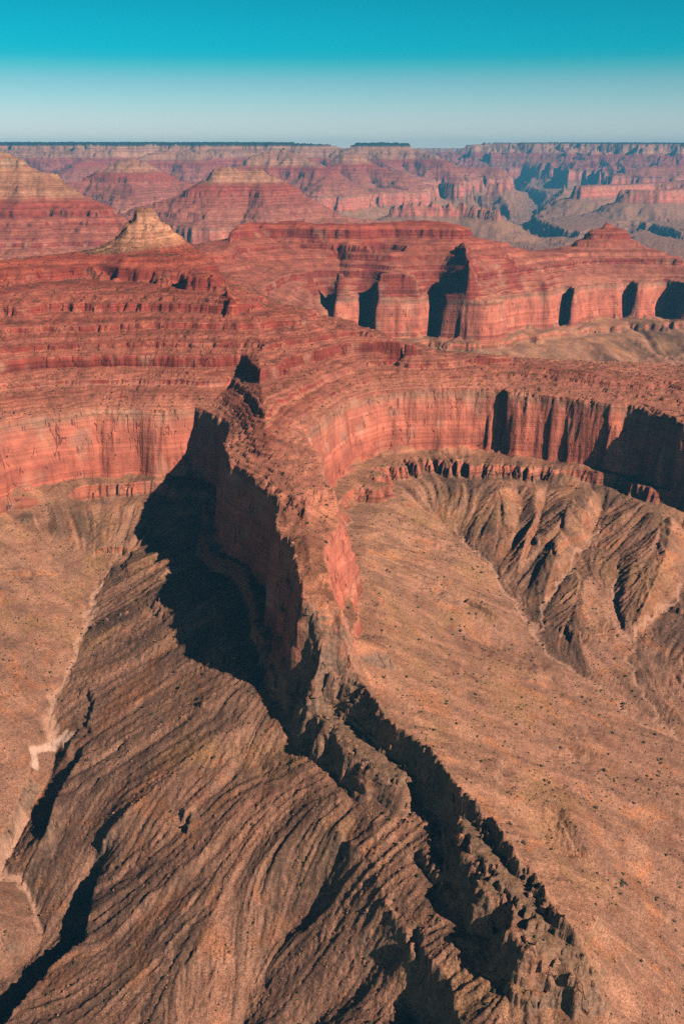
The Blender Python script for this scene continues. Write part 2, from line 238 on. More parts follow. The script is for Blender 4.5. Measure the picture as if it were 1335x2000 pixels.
def build_far_map():
    segs = [(750, 1150, .7), (1150, 1190, .2), (1190, 1300, 1.1), (1300, 1310, .3), (1310, 1400, 1.0), (1400, 1420, .7), (1420, 1580, .12)]
    for z0, z1, c in SUPAI: segs.append((z0, z1, .1 if c else 1.4))
    segs += [(1858, 1950, 1.2), (1950, 1985, .45), (1985, 1995, .9), (1995, 2050, .4), (2050, 2115, 1.0), (2115, 2160, .2), (2160, 2180, .8), (2180, 2200, .2), (2200, 2400, 1.0)]
    q = [750.0]; z = [750.0]
    for z0, z1, s in segs: q.append(q[-1] + (z1 - z0) * s); z.append(z1)
    return np.array(q), np.array(z)
FQ, FZ = build_far_map()
def zq(z): return np.interp(z, FZ, FQ)
def qz(q): return np.interp(q, FQ, FZ)
def shift(y): return np.clip((y - 9000) * 0.0163, 0, 320)

def seg_dist(px, py, ax, ay, bx, by):
    dx, dy = bx - ax, by - ay
    t = np.clip(((px - ax) * dx + (py - ay) * dy) / (dx * dx + dy * dy + 1e-9), 0, 1)
    return np.hypot(px - ax - t * dx, py - ay - t * dy), t

class Region:
    """a patch of country solved on its own plan grid: smooth surface above the rim (H), below it (L), distance to the rim (d)"""
    def __init__(s, x0, x1, y0, y1, st, seed):
        s.x0, s.y0, s.st = x0, y0, st
        s.nx = int((x1 - x0) / st) // 16 * 16 + 1; s.ny = int((y1 - y0) / st) // 16 * 16 + 1
        s.x1 = x0 + (s.nx - 1) * st; s.y1 = y0 + (s.ny - 1) * st
        s.X, s.Y = np.meshgrid(x0 + np.arange(s.nx) * st, y0 + np.arange(s.ny) * st)
        s.rim(); s.H = s.membrane(HL, s.d < 0, s.zt); s.L = s.membrane(LL, s.d > -6, s.zb)
    def rim(s):
        X, Y = s.X.astype(np.float32), s.Y.astype(np.float32)
        best = np.full(X.shape, 1e9, np.float32); zt = np.zeros_like(best); zb = np.zeros_like(best)
        ins = np.zeros(X.shape, bool); n = len(RIM); m = 900
        for i in range(n):
            a, b = RIM[i], RIM[(i + 1) % n]
            if a[1] != b[1]:
                c = (a[1] > Y[:, 0]) != (b[1] > Y[:, 0])
                xi = a[0] + (Y[c, 0] - a[1]) * (b[0] - a[0]) / (b[1] - a[1])
                ins[c] ^= X[c] < xi[:, None]
            if max(a[0], b[0]) < s.x0 - m or min(a[0], b[0]) > s.x1 + m or max(a[1], b[1]) < s.y0 - m or min(a[1], b[1]) > s.y1 + m: continue
            dd, t = seg_dist(X, Y, a[0], a[1], b[0], b[1])
            k = dd < best
            best[k] = dd[k]; t = t[k]; zt[k] = a[2] + (b[2] - a[2]) * t; zb[k] = a[3] + (b[3] - a[3]) * t
        s.d = np.where(ins, best, -best); s.zt = zt; s.zb = zb
    def membrane(s, lines, fixmask, fixz):
        u = None
        for lev in (16, 8, 4, 2, 1):
            h = s.st * lev; ny, nx = (s.ny - 1) // lev + 1, (s.nx - 1) // lev + 1
            fm = fixmask[::lev, ::lev].copy(); fz = np.where(fm, fixz[::lev, ::lev], 0).astype(np.float64)
            acc = np.zeros(ny * nx); cnt = np.zeros(ny * nx)
            for ln in lines:
                for a, b in zip(ln[:-1], ln[1:]):
                    m = max(2, int(math.hypot(b[0] - a[0], b[1] - a[1]) / h * 2) + 1)
                    t = np.linspace(0, 1, m)
                    ix = np.round((a[0] + (b[0] - a[0]) * t - s.x0) / h).astype(int); iy = np.round((a[1] + (b[1] - a[1]) * t - s.y0) / h).astype(int)
                    ok = (ix >= 0) & (ix < nx) & (iy >= 0) & (iy < ny)
                    j = iy[ok] * nx + ix[ok]
                    np.add.at(acc, j, (a[2] + (b[2] - a[2]) * t)[ok]); np.add.at(cnt, j, 1)
            lm = (cnt > 0).reshape(ny, nx); lz = (acc / np.maximum(cnt, 1)).reshape(ny, nx)
            fz = np.where(lm & ~fm, lz, fz); fm |= lm
            if u is None: u = np.full((ny, nx), fz[fm].mean())
            else:
                v = np.zeros((ny, nx)); v[::2, ::2] = u; v[1::2, ::2] = (u[:-1] + u[1:]) / 2
                v[:, 1::2] = (v[:, :-1:2] + v[:, 2::2]) / 2; u = v
            u[fm] = fz[fm]
            for _ in range({16: 400, 8: 200, 4: 120, 2: 60, 1: 40}[lev]):
                p = np.pad(u, 1, mode='edge')
                u = (p[:-2, 1:-1] + p[2:, 1:-1] + p[1:-1, :-2] + p[1:-1, 2:]) * .25
                u[fm] = fz[fm]
        return u.astype(np.float32)
    def samp(s, A, x, y):
        fx = np.clip((x - s.x0) / s.st, 0, s.nx - 1.001); fy = np.clip((y - s.y0) / s.st, 0, s.ny - 1.001)
        ix = fx.astype(int); iy = fy.astype(int); u = (fx - ix).astype(np.float32); v = (fy - iy).astype(np.float32)
        j = iy * s.nx + ix; A = A.ravel()
        return (A[j] * (1 - u) + A[j + 1] * u) * (1 - v) + (A[j + s.nx] * (1 - u) + A[j + s.nx + 1] * u) * v

def erode(z, mask, st, batches, n, steps, seed, rate=.25):
    """rain drops that roll down the slopes, cutting gullies and dropping what they carry"""
    ny, nx = z.shape; z = z.astype(np.float64).ravel().copy(); mk = mask.ravel().astype(np.float64); r = np.random.default_rng(seed)
    start = np.flatnonzero(mk > .5)
    for b in range(batches):
        j = r.choice(start, n); px = (j % nx) + r.random(n); py = (j // nx) + r.random(n)
        vx = np.zeros(n); vy = np.zeros(n); sed = np.zeros(n); wat = np.ones(n); sp = np.ones(n)
        for k in range(steps):
            np.clip(px, 1, nx - 3, out=px); np.clip(py, 1, ny - 3, out=py)
            ix = px.astype(int); iy = py.astype(int); u = px - ix; v = py - iy; j = iy * nx + ix
            a, bb, c, d = z[j], z[j + 1], z[j + nx], z[j + nx + 1]
            gx = (bb - a) * (1 - v) + (d - c) * v; gy = (c - a) * (1 - u) + (d - bb) * u
            h0 = (a * (1 - u) + bb * u) * (1 - v) + (c * (1 - u) + d * u) * v
            vx = vx * .25 - gx * .75; vy = vy * .25 - gy * .75
            l = np.hypot(vx, vy) + 1e-9; vx /= l; vy /= l
            px += vx; py += vy
            np.clip(px, 1, nx - 3, out=px); np.clip(py, 1, ny - 3, out=py)
            i2 = px.astype(int); k2 = py.astype(int); u2 = px - i2; v2 = py - k2; j2 = k2 * nx + i2
            h1 = (z[j2] * (1 - u2) + z[j2 + 1] * u2) * (1 - v2) + (z[j2 + nx] * (1 - u2) + z[j2 + nx + 1] * u2) * v2
            dh = h1 - h0
            cap = np.maximum(-dh, .02) * sp * wat * 2.2
            dep = np.where(dh > 0, np.minimum(dh, sed), np.where(sed > cap, (sed - cap) * .12, -np.minimum((cap - sed) * rate, np.maximum(-dh, 0) * .6)))
            dep *= mk[j]
            sed -= dep
            dl = np.zeros(z.size)
            for off, w in ((0, (1 - u) * (1 - v)), (1, u * (1 - v)), (nx, (1 - u) * v), (nx + 1, u * v)):
                dl += np.bincount(j + off, dep * w, z.size)
            z += np.clip(dl, -.25, .25)
            sp = np.sqrt(np.clip(sp * sp - dh * .25, .05, 9)); wat *= .985
    return z.reshape(ny, nx).astype(np.float32)

def lic(R, z, seed, half=22, soft=0, straight=50):
    """noise smeared along the fall line: rubble and gravel strung out down the slopes"""
    zz = blur(z, straight * (2 if R.st < 6 else 1)); gy, gx = np.gradient(zz); l = np.hypot(gx, gy) + 1e-6; gx /= l; gy /= l
    n0 = np.random.default_rng(seed).normal(size=z.shape).astype(np.float32); n0 = blur(n0, soft * soft) if soft else n0; out = np.zeros_like(n0)
    for sgn in (1, -1):
        fx, fy = np.meshgrid(np.arange(R.nx, dtype=np.float32), np.arange(R.ny, dtype=np.float32))
        for k in range(half):
            ix = np.clip(np.round(fx).astype(int), 0, R.nx - 1); iy = np.clip(np.round(fy).astype(int), 0, R.ny - 1); j = iy * R.nx + ix
            out += n0.ravel()[j].reshape(out.shape) * (1 - k / half)
            fx += sgn * gx.ravel()[j].reshape(out.shape); fy += sgn * gy.ravel()[j].reshape(out.shape)
    return out / out.std()

def ledge(L, z0, h, w, s):
    """a resistant bed: the slope breaks into a low cliff of height h at altitude z0"""
    t = np.clip((L - (z0 - w)) / (2 * w), 0, 1)
    return L + s * (h * (sstep(.42, .58, t) - t) * (t > 0) * (t < 1))

near = Region(-1320, 1300, 620, 3300, 4.0, 1)
mid = Region(-3100, 3300, 2900, 6750, 10.0, 2)
for R, b, n, st in ((near, 3, 40000, 55), (mid, 3, 30000, 45)):
    X, Y = R.X, R.Y
    k = R.st / 4 if R is mid else 1
    # no slope of loose rock below a cliff is steeper than about 32 degrees
    tal = blur(R.zb, 40 if R is near else 8) + np.clip(R.d, -110, 0) * np.where(R.zt < 1570, .45, .58) - 4
    R.L = np.where((R.d < 0) & (R.d > -110), np.maximum(R.L, tal - np.clip(-R.d - 80, 0, 30) * 3), R.L)
    R.L = np.where(R.d < -6, blur(R.L, 2), R.L) if R is mid else R.L
    gy, gx = np.gradient(blur(R.L, 10), R.st); R.slope = np.hypot(gx, gy)
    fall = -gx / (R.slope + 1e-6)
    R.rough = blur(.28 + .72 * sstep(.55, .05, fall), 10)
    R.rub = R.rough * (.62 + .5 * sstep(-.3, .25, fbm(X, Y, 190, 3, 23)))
    if R is near: R.rough = np.maximum(R.rough, .85 * sstep(1900, 2050, Y) * sstep(0, 90, X))
    fl = sstep(-5, -60, R.d) * np.maximum(R.rough, .55)
    base = R.L.copy()
    R.L = R.L + fl * (fbm(X, Y, 160, 4, 5) * 5) * k * sstep(.03, .2, R.slope)
    R.H = R.H + sstep(10, 80, R.d) * (fbm(X, Y, 170, 4, 15) * 7 + ridged(X, Y, 150, 2, 19) * 3) * (.7 if R is mid else 1)
    zs = np.where(R.d > 0, R.H, R.L)
    R.wide = lic(R, zs, 12, 44, 4)
    R.streak = lic(R, zs, 11, 24, 0)
    big = lic(R, zs, 13, 60, 8)
    am = np.where(R.zt < 1572, sstep(-20, -150, R.d) * .85, sstep(-45, -150, R.d)) * R.rough * sstep(.05, .22, R.slope) * k * (.35 + 1.0 * sstep(-.35, .35, fbm(X, Y, 190, 3, 23)))
    fan = sstep(1950, 2200, Y) if R is near else 1.0          # the fans of gullies under the great cliffs are cut deeper
    R.L = R.L + am * ((np.abs(R.wide) ** .8 - .75) * (2.0 + 2.2 * fan) + (np.abs(big) ** .8 - .75) * (2.2 + 6.8 * fan))
    R.H = R.H + sstep(12, 60, R.d) * (np.abs(big) ** .8 - .75) * 3.0
    e = erode(R.L, (R.d < -14) & (R.rough > .1), R.st, b, n, st, 3)
    e = np.clip(e, R.L - 3.2 * k, R.L + .5)
    R.L = R.L + (e - R.L) * np.clip(R.rough, 0, 1)
    eh = erode(R.H, (R.d > 25), R.st, 1, n // 2, 40, 4, .12)
    R.H = R.H + (blur(np.clip(eh, R.H - 6, R.H + 2), 1) - R.H) * .7

def cliffs(R, x, y):
    d = R.samp(R.d, x, y); H = R.samp(R.H, x, y); L = R.samp(R.L, x, y); zt = R.samp(R.zt, x, y); zb = R.samp(R.zb, x, y)
    st = R.samp(R.streak, x, y)
    hgt = np.clip(zt - zb, 0, 170)
    fin = sstep(1900, 1600, y) if R is near else 0.0           # narrow fin: keep its traced outline
    a = (1 - .62 * fin) * (1.6 if R is mid else 1)
    nd = fbm(x, y, 110, 2, 40) * 8 * a + ridged(x, y, 52, 3, 44, .6) * 2.6 * a * sstep(-.3, .5, fbm(x, y, 150, 2, 45))
    if R is near: nd = nd + fbm(x, y, 13, 3, 48) * 1.5 + fin * (fbm(x, y, 26, 3, 52) * 3.0 + ridged(x, y, 9, 3, 54) * 1.6)
    if R is near: nd = nd + sstep(1368, 1360, zt) * (fbm(x, y, 36, 2, 57) * 11 + ridged(x, y, 17, 2, 59) * 4)
    nd = nd * sstep(4, 40, hgt)
    dd = d + nd
    Wc = 8 + hgt * .11 + (sstep(1576, 1560, zt) * 7 if R is near else 0)
    Wc = Wc * (1 + .55 * fbm(x, y, 70, 2, 64))
    s = np.clip((dd + Wc) / Wc, 0, 1)
    s = np.clip(s + fbm(x, y, 55, 2, 66) * .16 * np.sin(np.pi * s), 0, 1)
    prof = np.interp(s, [0, .10, .22, .30, .55, .62, .86, .90, 1.0], [0, .06, .30, .36, .68, .72, .95, .955, 1.0])
    if R is near:                                              # the fin stands in ledges rather than one sheet
        fl_ = sstep(1576, 1560, zt)
        pr2 = np.interp(s, [0, .08, .16, .34, .40, .58, .66, .80, .88, .97, 1.0], [0, .05, .22, .26, .46, .50, .72, .76, .93, .96, 1.0])
        prof = prof + (pr2 - prof) * fl_
    Hn = H + (fbm(x, y, 23, 3, 60) * 3.0 + st * .6 if R is near else fbm(x, y, 60, 3, 60) * 5)
    Hn = Hn + (ridged(x, y, 46, 3, 61) * 11 + fbm(x, y, 12, 2, 62) * 3) * sstep(1900, 1935, Hn)
    top = T_up(np.maximum(Hn, 1))
    if R is near:                                              # thin beds, each a step of a few metres
        o_ = fbm(x, y, 90, 2, 68) * 5
        thin = np.round((top + o_) / 6.5) * 6.5 - (top + o_)
        top = top + thin * .85 * sstep(4, 14, d) * sstep(1885, 1865, top) * (.35 + .65 * sstep(-.3, .3, fbm(x, y, 60, 2, 69)))
    bed = np.where(zt < 1570, Hn, top)                        # the fin: no stair of upper beds, only its broken crest
    if R is near:
        low = sstep(1575, 1540, zt) * (.3 + .7 * sstep(1470, 1425, zt))
        bed = bed + low * (ridged(x, y, 30, 3, 71) * 2.6 + ridged(x, y, 9, 2, 73) * 1.0) * sstep(-4, 8, d)
        bed = bed + low * fbm(x, y, 20, 3, 75) * 10 * sstep(1364, 1374, Hn) * sstep(1402, 1390, Hn) + low * ridged(x, y, 13, 2, 77) * 5 * sstep(1385, 1393, Hn) * sstep(1425, 1410, zt)
        steps = (np.round(bed / 9.0) * 9.0 - bed) * .7         # bedded blocks
        bed = bed + low * steps * sstep(0, 6, d)
    # below the cliff: ledge, rubble slope, low broken beds
    wd = R.samp(R.wide, x, y); rgh = R.samp(R.rough, x, y)
    gl = (np.abs(st) ** .75 - .82) * (2.3 if R is near else 2.5) * np.where(zt > 1572, sstep(-34, -100, d), sstep(-4, -40, d)) * sstep(.04, .22, R.samp(R.slope, x, y)) * (.35 + .65 * rgh)
    l2 = L + gl + (fbm(x, y, 14, 3, 80) * 1.1 if R is near else 0)
    l2 = l2 + np.clip(fbm(x, y, 95, 3, 86) + .05, 0, 1) * 34 * sstep(-75, -12, d) * sstep(60, 140, hgt)   # debris heaped against the foot of the wall
    mz = zb - 22 + fbm(x, y, 140, 2, 90) * 6
    l2 = ledge(l2, mz, 32, 21, sstep(1500, 1575, zt) * sstep(-.5, .1, fbm(x, y, 200, 2, 92) + .45))
    l2 = ledge(l2, 1322 + fbm(x, y, 220, 2, 94) * 9, 13, 12, sstep(.05, .35, fbm(x, y, 150, 3, 95)))
    l2 = ledge(l2, 1242 + fbm(x, y, 120, 3, 96) * 16, 13, 12, sstep(.05, .5, fbm(x, y, 110, 3, 97)))
    z = l2 + (bed - l2) * prof
    cl = sstep(0, .1, s) * (1 - sstep(.97, 1, s)) * sstep(6, 30, hgt)
    return z, d, cl, st + wd * 1.1, zt, R.samp(R.rub, x, y)

FSEG = []
for fi, (nm, lb, pts, k, w, A) in enumerate(FAR):
    FSEG.append((np.array(pts, float), k, w, A))
# parts of one hill share the id of the entry that carries the label
FID = []; cur = -1
for nm, lb, *_ in FAR:
    if lb: cur += 1
    FID.append(cur)
FNAMES = [(nm, lb) for nm, lb, *_ in FAR if lb]

def far_height(x, y):
    sh = shift(y)
    big = ridged(x, y, 900, 4, 101) ; mid_ = ridged(x, y, 300, 3, 107)
    wide = ridged(x, y, 2900, 3, 111) * 1.5 - .3
    base = zq(1165) + fbm(x, y, 1500, 4, 120) * 26 + ridged(x, y, 700, 4, 121) * 22
    q = base.copy(); fid = np.full(x.shape, -1)
    for i, (P, k, w, A) in enumerate(FSEG):
        zc = zq(P[:, 2] - shift(P[:, 1])); reach = (zc.max() - FQ[1]) / k + w + A * 2
        m = (x > P[:, 0].min() - reach) & (x < P[:, 0].max() + reach) & (y > P[:, 1].min() - reach) & (y < P[:, 1].max() + reach)
        if not m.any(): continue
        xs, ys = x[m], y[m]; best = np.full(xs.shape, -1e9)
        nz = (big[m] * 1.3 + mid_[m] * .6 - .35) * A + (wide[m] * A if w > 1000 else 0)
        for a, b, qa, qb in zip(P[:-1], P[1:], zc[:-1], zc[1:]):
            dist, t = seg_dist(xs, ys, a[0], a[1], b[0], b[1])
            qc = qa + (qb - qa) * t
            e = np.maximum(dist - w, 0) if w < 1000 else np.maximum(dist - w + nz * .55, 0)
            amp = sstep(0, 2.2 * A, e)
            v = qc - np.maximum(e - nz * amp, e * .25) * k
            best = np.maximum(best, v)
        up = best > q[m]
        qq = q[m]; qq[up] = best[up]; q[m] = qq
        ff = fid[m]; ff[up] = i; fid[m] = ff
    # the river's inner gorge
    g = np.full(x.shape, 1e9)
    for ln in (GORGE, GORGE2):
        for a, b in zip(ln[:-1], ln[1:]):
            g = np.minimum(g, seg_dist(x, y, a[0], a[1], b[0], b[1])[0])
    g = g + ridged(x, y, 420, 4, 131) * 200 - 20
    q = np.minimum(q, FQ[0] + np.clip(g - 40, 0, None) * .95 + ridged(x, y, 160, 3, 133) * 25 * sstep(900, 100, g))
    q = q + fbm(x, y, 90, 3, 140) * 8 + ridged(x, y, 150, 3, 143) * 14 * sstep(zq(1900), zq(1960), q)
    return qz(q) + sh, np.where(g > 500, fid, -1)

def terrain(x, y):
    """altitude, hill id, cliff amount, streak for any point of the plan"""
    n = x.size
    z = np.zeros(n); d = np.full(n, -999.); cl = np.zeros(n); st = np.zeros(n, np.float32); fid = np.full(n, -1); zt = np.full(n, 1580.); rg = np.full(n, .5)
    wn_ = sstep(3220, 3080, y); inm = (y < 6700) & (np.abs(x) < 3100 + 0 * y)
    a = wn_ > 0
    zn, dn, cn, sn, ztn, rn = cliffs(near, x[a], y[a])
    bm = (y > 3080) & (y < 6740)
    zm, dm, cm, sm, ztm, rm = cliffs(mid, x[bm], y[bm])
    zf = np.full(n, 0.0); fm = y > 4300
    zf[fm], fid[fm] = far_height(x[fm], y[fm])
    rg[bm] = rm; rg[a] = rn; z[bm] = zm; d[bm] = dm; cl[bm] = cm; st[bm] = sm; zt[bm] = ztm
    w = wn_[a]; z[a] = z[a] * (1 - w) + zn * w
    d[a] = np.where(w > .5, dn, d[a]); cl[a] = np.where(w > .5, cn, cl[a]); st[a] = np.where(w > .5, sn, st[a]); zt[a] = np.where(w > .5, ztn, zt[a])
    fade = sstep(6300, 6700, y) ; z = np.where(y > 6740, zf, np.maximum(z - fade * 900, zf))
    isf = (zf >= z - .01) & fm
    fid = np.where(isf, fid, -1)
    d = np.where(isf, -999, d); cl = np.where(isf, 0, cl)
    terrain.rubble = rg
    return z, d, cl, st, fid, isf, zt
# ------------------------------------------------------------------ materials
def mat(name):
    m = bpy.data.materials.new(name); m.use_nodes = True
    return m, m.node_tree.nodes, m.node_tree.links
class NB:
    def __init__(s, name):
        s.m, s.n, s.l = mat(name); s.b = s.n['Principled BSDF']
        s.b.inputs['Roughness'].default_value = .92; s.b.inputs['Specular IOR Level'].default_value = .12
    def node(s, t, **k):
        x = s.n.new(t)
        for a, v in k.items(): setattr(x, a, v)
        return x
    def put(s, sock, v):
        if hasattr(v, 'is_output'): s.l.new(v, sock)
        else: sock.default_value = v
    def math(s, op, a, b=0.0, c=0.0, clamp=False):
        x = s.node('ShaderNodeMath', operation=op, use_clamp=clamp)
        s.put(x.inputs[0], a); s.put(x.inputs[1], b)
        if len(x.inputs) > 2: s.put(x.inputs[2], c)
        return x.outputs[0]
    def rng(s, v, a, b, c=0.0, d=1.0):
        x = s.node('ShaderNodeMapRange', interpolation_type='SMOOTHSTEP'); s.put(x.inputs[0], v)
        for i, q in enumerate((a, b, c, d)): x.inputs[1 + i].default_value = q
        return x.outputs[0]
    def mix(s, f, a, b, mode='MIX'):
        x = s.node('ShaderNodeMix', data_type='RGBA', blend_type=mode); s.put(x.inputs[0], f)
        for i, v in ((6, a), (7, b)):
            s.put(x.inputs[i], v if hasattr(v, 'is_output') else tuple(v) + (1,))
        return x.outputs[2]
    def noise(s, vec, scale, detail=4, rough=.55, dist=0.0):
        x = s.node('ShaderNodeTexNoise'); s.put(x.inputs['Vector'], vec)
        x.inputs['Scale'].default_value = scale; x.inputs['Detail'].default_value = detail; x.inputs['Roughness'].default_value = rough; x.inputs['Distortion'].default_value = dist
        return x.outputs['Fac']
    def attr(s, name):
        x = s.node('ShaderNodeAttribute', attribute_name=name); return x.outputs['Fac']
    def ramp(s, f, pts, interp='LINEAR'):
        x = s.node('ShaderNodeValToRGB'); x.color_ramp.interpolation = interp; s.put(x.inputs[0], f); ramp_set(x, pts); return x.outputs[0]

def rock_material():
    k = NB('canyon_rock')
    tc = k.node('ShaderNodeNewGeometry'); pos = tc.outputs['Position']
    sp = k.node('ShaderNodeSeparateXYZ'); k.put(sp.inputs[0], pos)
    sn = k.node('ShaderNodeSeparateXYZ'); k.put(sn.inputs[0], tc.outputs['Normal'])
    n_big = k.noise(pos, 1 / 260, 4); n_mid = k.noise(pos, 1 / 45, 5, .6); n_fine = k.noise(pos, 1 / 6, 5, .65)
    strat = k.attr('strat'); streak = k.attr('streak'); wash = k.attr('wash')
    wob = k.math('MULTIPLY_ADD', n_big, 36.0, -18.0)
    wob = k.math('MULTIPLY_ADD', n_mid, 10.0, wob)
    zz = k.math('ADD', strat, wob)
    # beds by altitude, cliff rock
    def zf(z): return (z - 700) / 1600.0
    f = k.math('DIVIDE', k.math('SUBTRACT', zz, 700.0), 1600.0)
    cliffc = k.ramp(f, [(zf(z), c) for z, c in CLIFF_COL])
    slopec = k.ramp(f, [(zf(z), c) for z, c in SLOPE_COL])
    # beds, thick and thin
    bv = k.node('ShaderNodeCombineXYZ'); k.put(bv.inputs[2], k.math('MULTIPLY_ADD', n_mid, 3.0, strat))
    k.put(bv.inputs[0], k.math('MULTIPLY', sp.outputs[0], .004)); k.put(bv.inputs[1], k.math('MULTIPLY', sp.outputs[1], .004))
    beds = k.noise(bv.outputs[0], .16, 5, .7)
    bv2 = k.node('ShaderNodeVectorMath', operation='MULTIPLY'); k.put(bv2.inputs[0], bv.outputs[0]); bv2.inputs[1].default_value = (.3, .3, .26)
    thick = k.noise(bv2.outputs[0], .16, 3, .6)
    # stains running down the big walls
    sv = k.node('ShaderNodeMapping', vector_type='POINT'); k.put(sv.inputs[0], pos); sv.inputs['Scale'].default_value = (1, 1, .12)
    stain = k.noise(sv.outputs[0], 1 / 16, 5, .62)
    patch = k.noise(pos, 1 / 70, 3, .5)
    cc = k.mix(k.rng(stain, .54, .74, 0, .42), cliffc, k.mix(1.0, cliffc, (.42, .38, .40), 'MULTIPLY'))
    cc = k.mix(k.rng(patch, .52, .70, 0, .75), cc, k.mix(.55, cc, (.70, .42, .29)))
    bedk = k.math('SUBTRACT', 1.0, k.math('MULTIPLY', k.math('MULTIPLY', k.rng(strat, 1425, 1445), k.rng(strat, 1575, 1560)), .42))
    cc = k.mix(k.math('MULTIPLY', k.rng(beds, .36, .60, .75, 0), bedk), cc, k.mix(1.0, cc, (.50, .45, .45), 'MULTIPLY'))
    cc = k.mix(k.math('MULTIPLY', k.rng(thick, .42, .58, .6, 0), bedk), cc, k.mix(1.0, cc, (.62, .58, .58), 'MULTIPLY'))
    cm = k.node('ShaderNodeMapping', vector_type='POINT'); k.put(cm.inputs[0], pos); cm.inputs['Scale'].default_value = (1, 1, .13); cm.inputs['Rotation'].default_value = (.12, .16, 0)
    vn = k.noise(cm.outputs[0], 1 / 24, 2, .5)
    crack = k.math('MULTIPLY', k.rng(k.math('ABSOLUTE', k.math('SUBTRACT', vn, .5)), .016, .003), k.rng(k.noise(pos, 1 / 30, 2), .50, .58))
    grey = k.math('MULTIPLY', k.rng(k.attr('ztop'), 1545, 1500), k.rng(k.math('ADD', n_mid, k.math('MULTIPLY', stain, .5)), .98, .66, .45, .95))
    cc = k.mix(grey, cc, k.mix(k.rng(n_fine, .35, .65), (.19, .122, .085), (.36, .22, .145)))
    cc = k.mix(k.math('MULTIPLY', crack, .75), cc, k.mix(1.0, cc, (.3, .27, .27), 'MULTIPLY'))
    cc = k.mix(k.rng(n_mid, .36, .64), k.mix(1.0, cc, (.78, .80, .82), 'MULTIPLY'), k.mix(1.0, cc, (1.14, 1.1, 1.06), 'MULTIPLY'))
    # rubble slopes
    sc = k.mix(k.rng(n_mid, .35, .65), k.mix(1.0, slopec, (.78, .76, .74), 'MULTIPLY'), k.mix(1.0, slopec, (1.16, 1.12, 1.08), 'MULTIPLY'))
    strk = k.mix(k.rng(streak, -1.6, 1.8, 0, 1), k.mix(1.0, sc, (.62, .62, .61), 'MULTIPLY'), k.mix(1.0, sc, (1.42, 1.32, 1.25), 'MULTIPLY'))
    sc = k.mix(k.math('MULTIPLY', k.rng(k.attr('rubble'), .2, .9, .35, 1.0), k.rng(strat, 1570, 1600, 1.0, .3)), sc, strk)
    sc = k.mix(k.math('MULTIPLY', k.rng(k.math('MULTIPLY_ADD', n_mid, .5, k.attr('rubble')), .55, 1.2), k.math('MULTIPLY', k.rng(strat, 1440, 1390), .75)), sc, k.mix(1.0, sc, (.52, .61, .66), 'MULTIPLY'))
    soil = k.noise(pos, 1 / 95, 4, .55, 1.2)
    low_ = k.rng(strat, 1430, 1390)
    sc = k.mix(k.math('MULTIPLY', k.rng(soil, .56, .66, 0, .42), low_), sc, k.mix(1.0, sc, (.68, .52, .48), 'MULTIPLY'))
    sc = k.mix(k.math('MULTIPLY', k.rng(soil, .46, .37, 0, .75), low_), sc, k.mix(1.0, sc, (1.2, 1.0, .8), 'MULTIPLY'))
    yel = k.math('MULTIPLY', k.rng(k.noise(pos, 1 / 120, 3), .5, .66), k.math('MULTIPLY', k.rng(strat, 1225, 1275), k.rng(strat, 1400, 1350)))
    sc = k.mix(k.math('MULTIPLY', yel, .42), sc, (.42, .23, .10))
    sc = k.mix(k.rng(n_fine, .48, .66, 0, .6), sc, k.mix(1.0, sc, (.55, .55, .55), 'MULTIPLY'))
    sc = k.mix(k.math('MULTIPLY', k.rng(thick, .44, .60, .55, 0), k.rng(strat, 1585, 1620)), sc, k.mix(1.0, sc, (.72, .62, .6), 'MULTIPLY'))
    sc = k.mix(k.math('MULTIPLY', k.rng(beds, .40, .56, .7, 0), k.rng(strat, 1585, 1600)), sc, k.mix(1.0, sc, (.60, .48, .46), 'MULTIPLY'))
    sc = k.mix(k.math('MULTIPLY', k.rng(beds, .58, .68, 0, .5), k.rng(strat, 1585, 1600)), sc, k.mix(1.0, sc, (1.25, 1.25, 1.2), 'MULTIPLY'))
    grit = k.noise(pos, 1 / 2.2, 3, .7)
    sc = k.mix(k.rng(grit, .34, .66), k.mix(1.0, sc, (.60, .60, .60), 'MULTIPLY'), k.mix(1.0, sc, (1.34, 1.32, 1.30), 'MULTIPLY'))
    # brush too small to tell apart
    vo = k.node('ShaderNodeTexVoronoi', feature='F1'); k.put(vo.inputs['Vector'], pos); vo.inputs['Scale'].default_value = 1 / 7.0
    dots = k.math('MULTIPLY', k.rng(vo.outputs['Distance'], .26, .14), k.rng(k.noise(pos, 1 / 60, 3), .42, .60))
    sc = k.mix(k.math('MULTIPLY', dots, .8), sc, (.045, .05, .03))
    # forest on the high far rims
    rimtop = k.math('MULTIPLY', k.math('MULTIPLY', k.rng(strat, 2120, 2165), k.rng(sp.outputs[1], 14000, 16000)), k.rng(sn.outputs[2], .5, .75))
    sc = k.mix(rimtop, sc, (.022, .036, .03))
    steep = k.rng(k.math('MULTIPLY_ADD', n_fine, .25, sn.outputs[2]), .68, .88)
    crust = k.math('MULTIPLY', k.rng(k.attr('ztop'), 1440, 1415), k.attr('ontop'))
    sc = k.mix(k.math('MULTIPLY', crust, .8), sc, k.mix(k.rng(n_fine, .36, .64), (.17, .107, .068), (.37, .22, .135)))
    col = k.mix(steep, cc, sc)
    col = k.mix(k.math('MULTIPLY', wash, .85), col, k.mix(k.rng(grit, .35, .65), (.42, .225, .145), (.66, .39, .27)))
    col = k.mix(k.math('MULTIPLY', k.attr('pale'), k.rng(beds, .3, .6, .95, .55)), col, (.70, .47, .37))
    col = k.mix(1.0, col, k.mix(n_fine, (.86, .86, .86), (1.12, 1.12, 1.12)), 'MULTIPLY')
    k.l.new(col, k.b.inputs['Base Color'])
    bh = k.math('MULTIPLY_ADD', n_fine, 2.2, k.math('MULTIPLY', grit, 1.3))
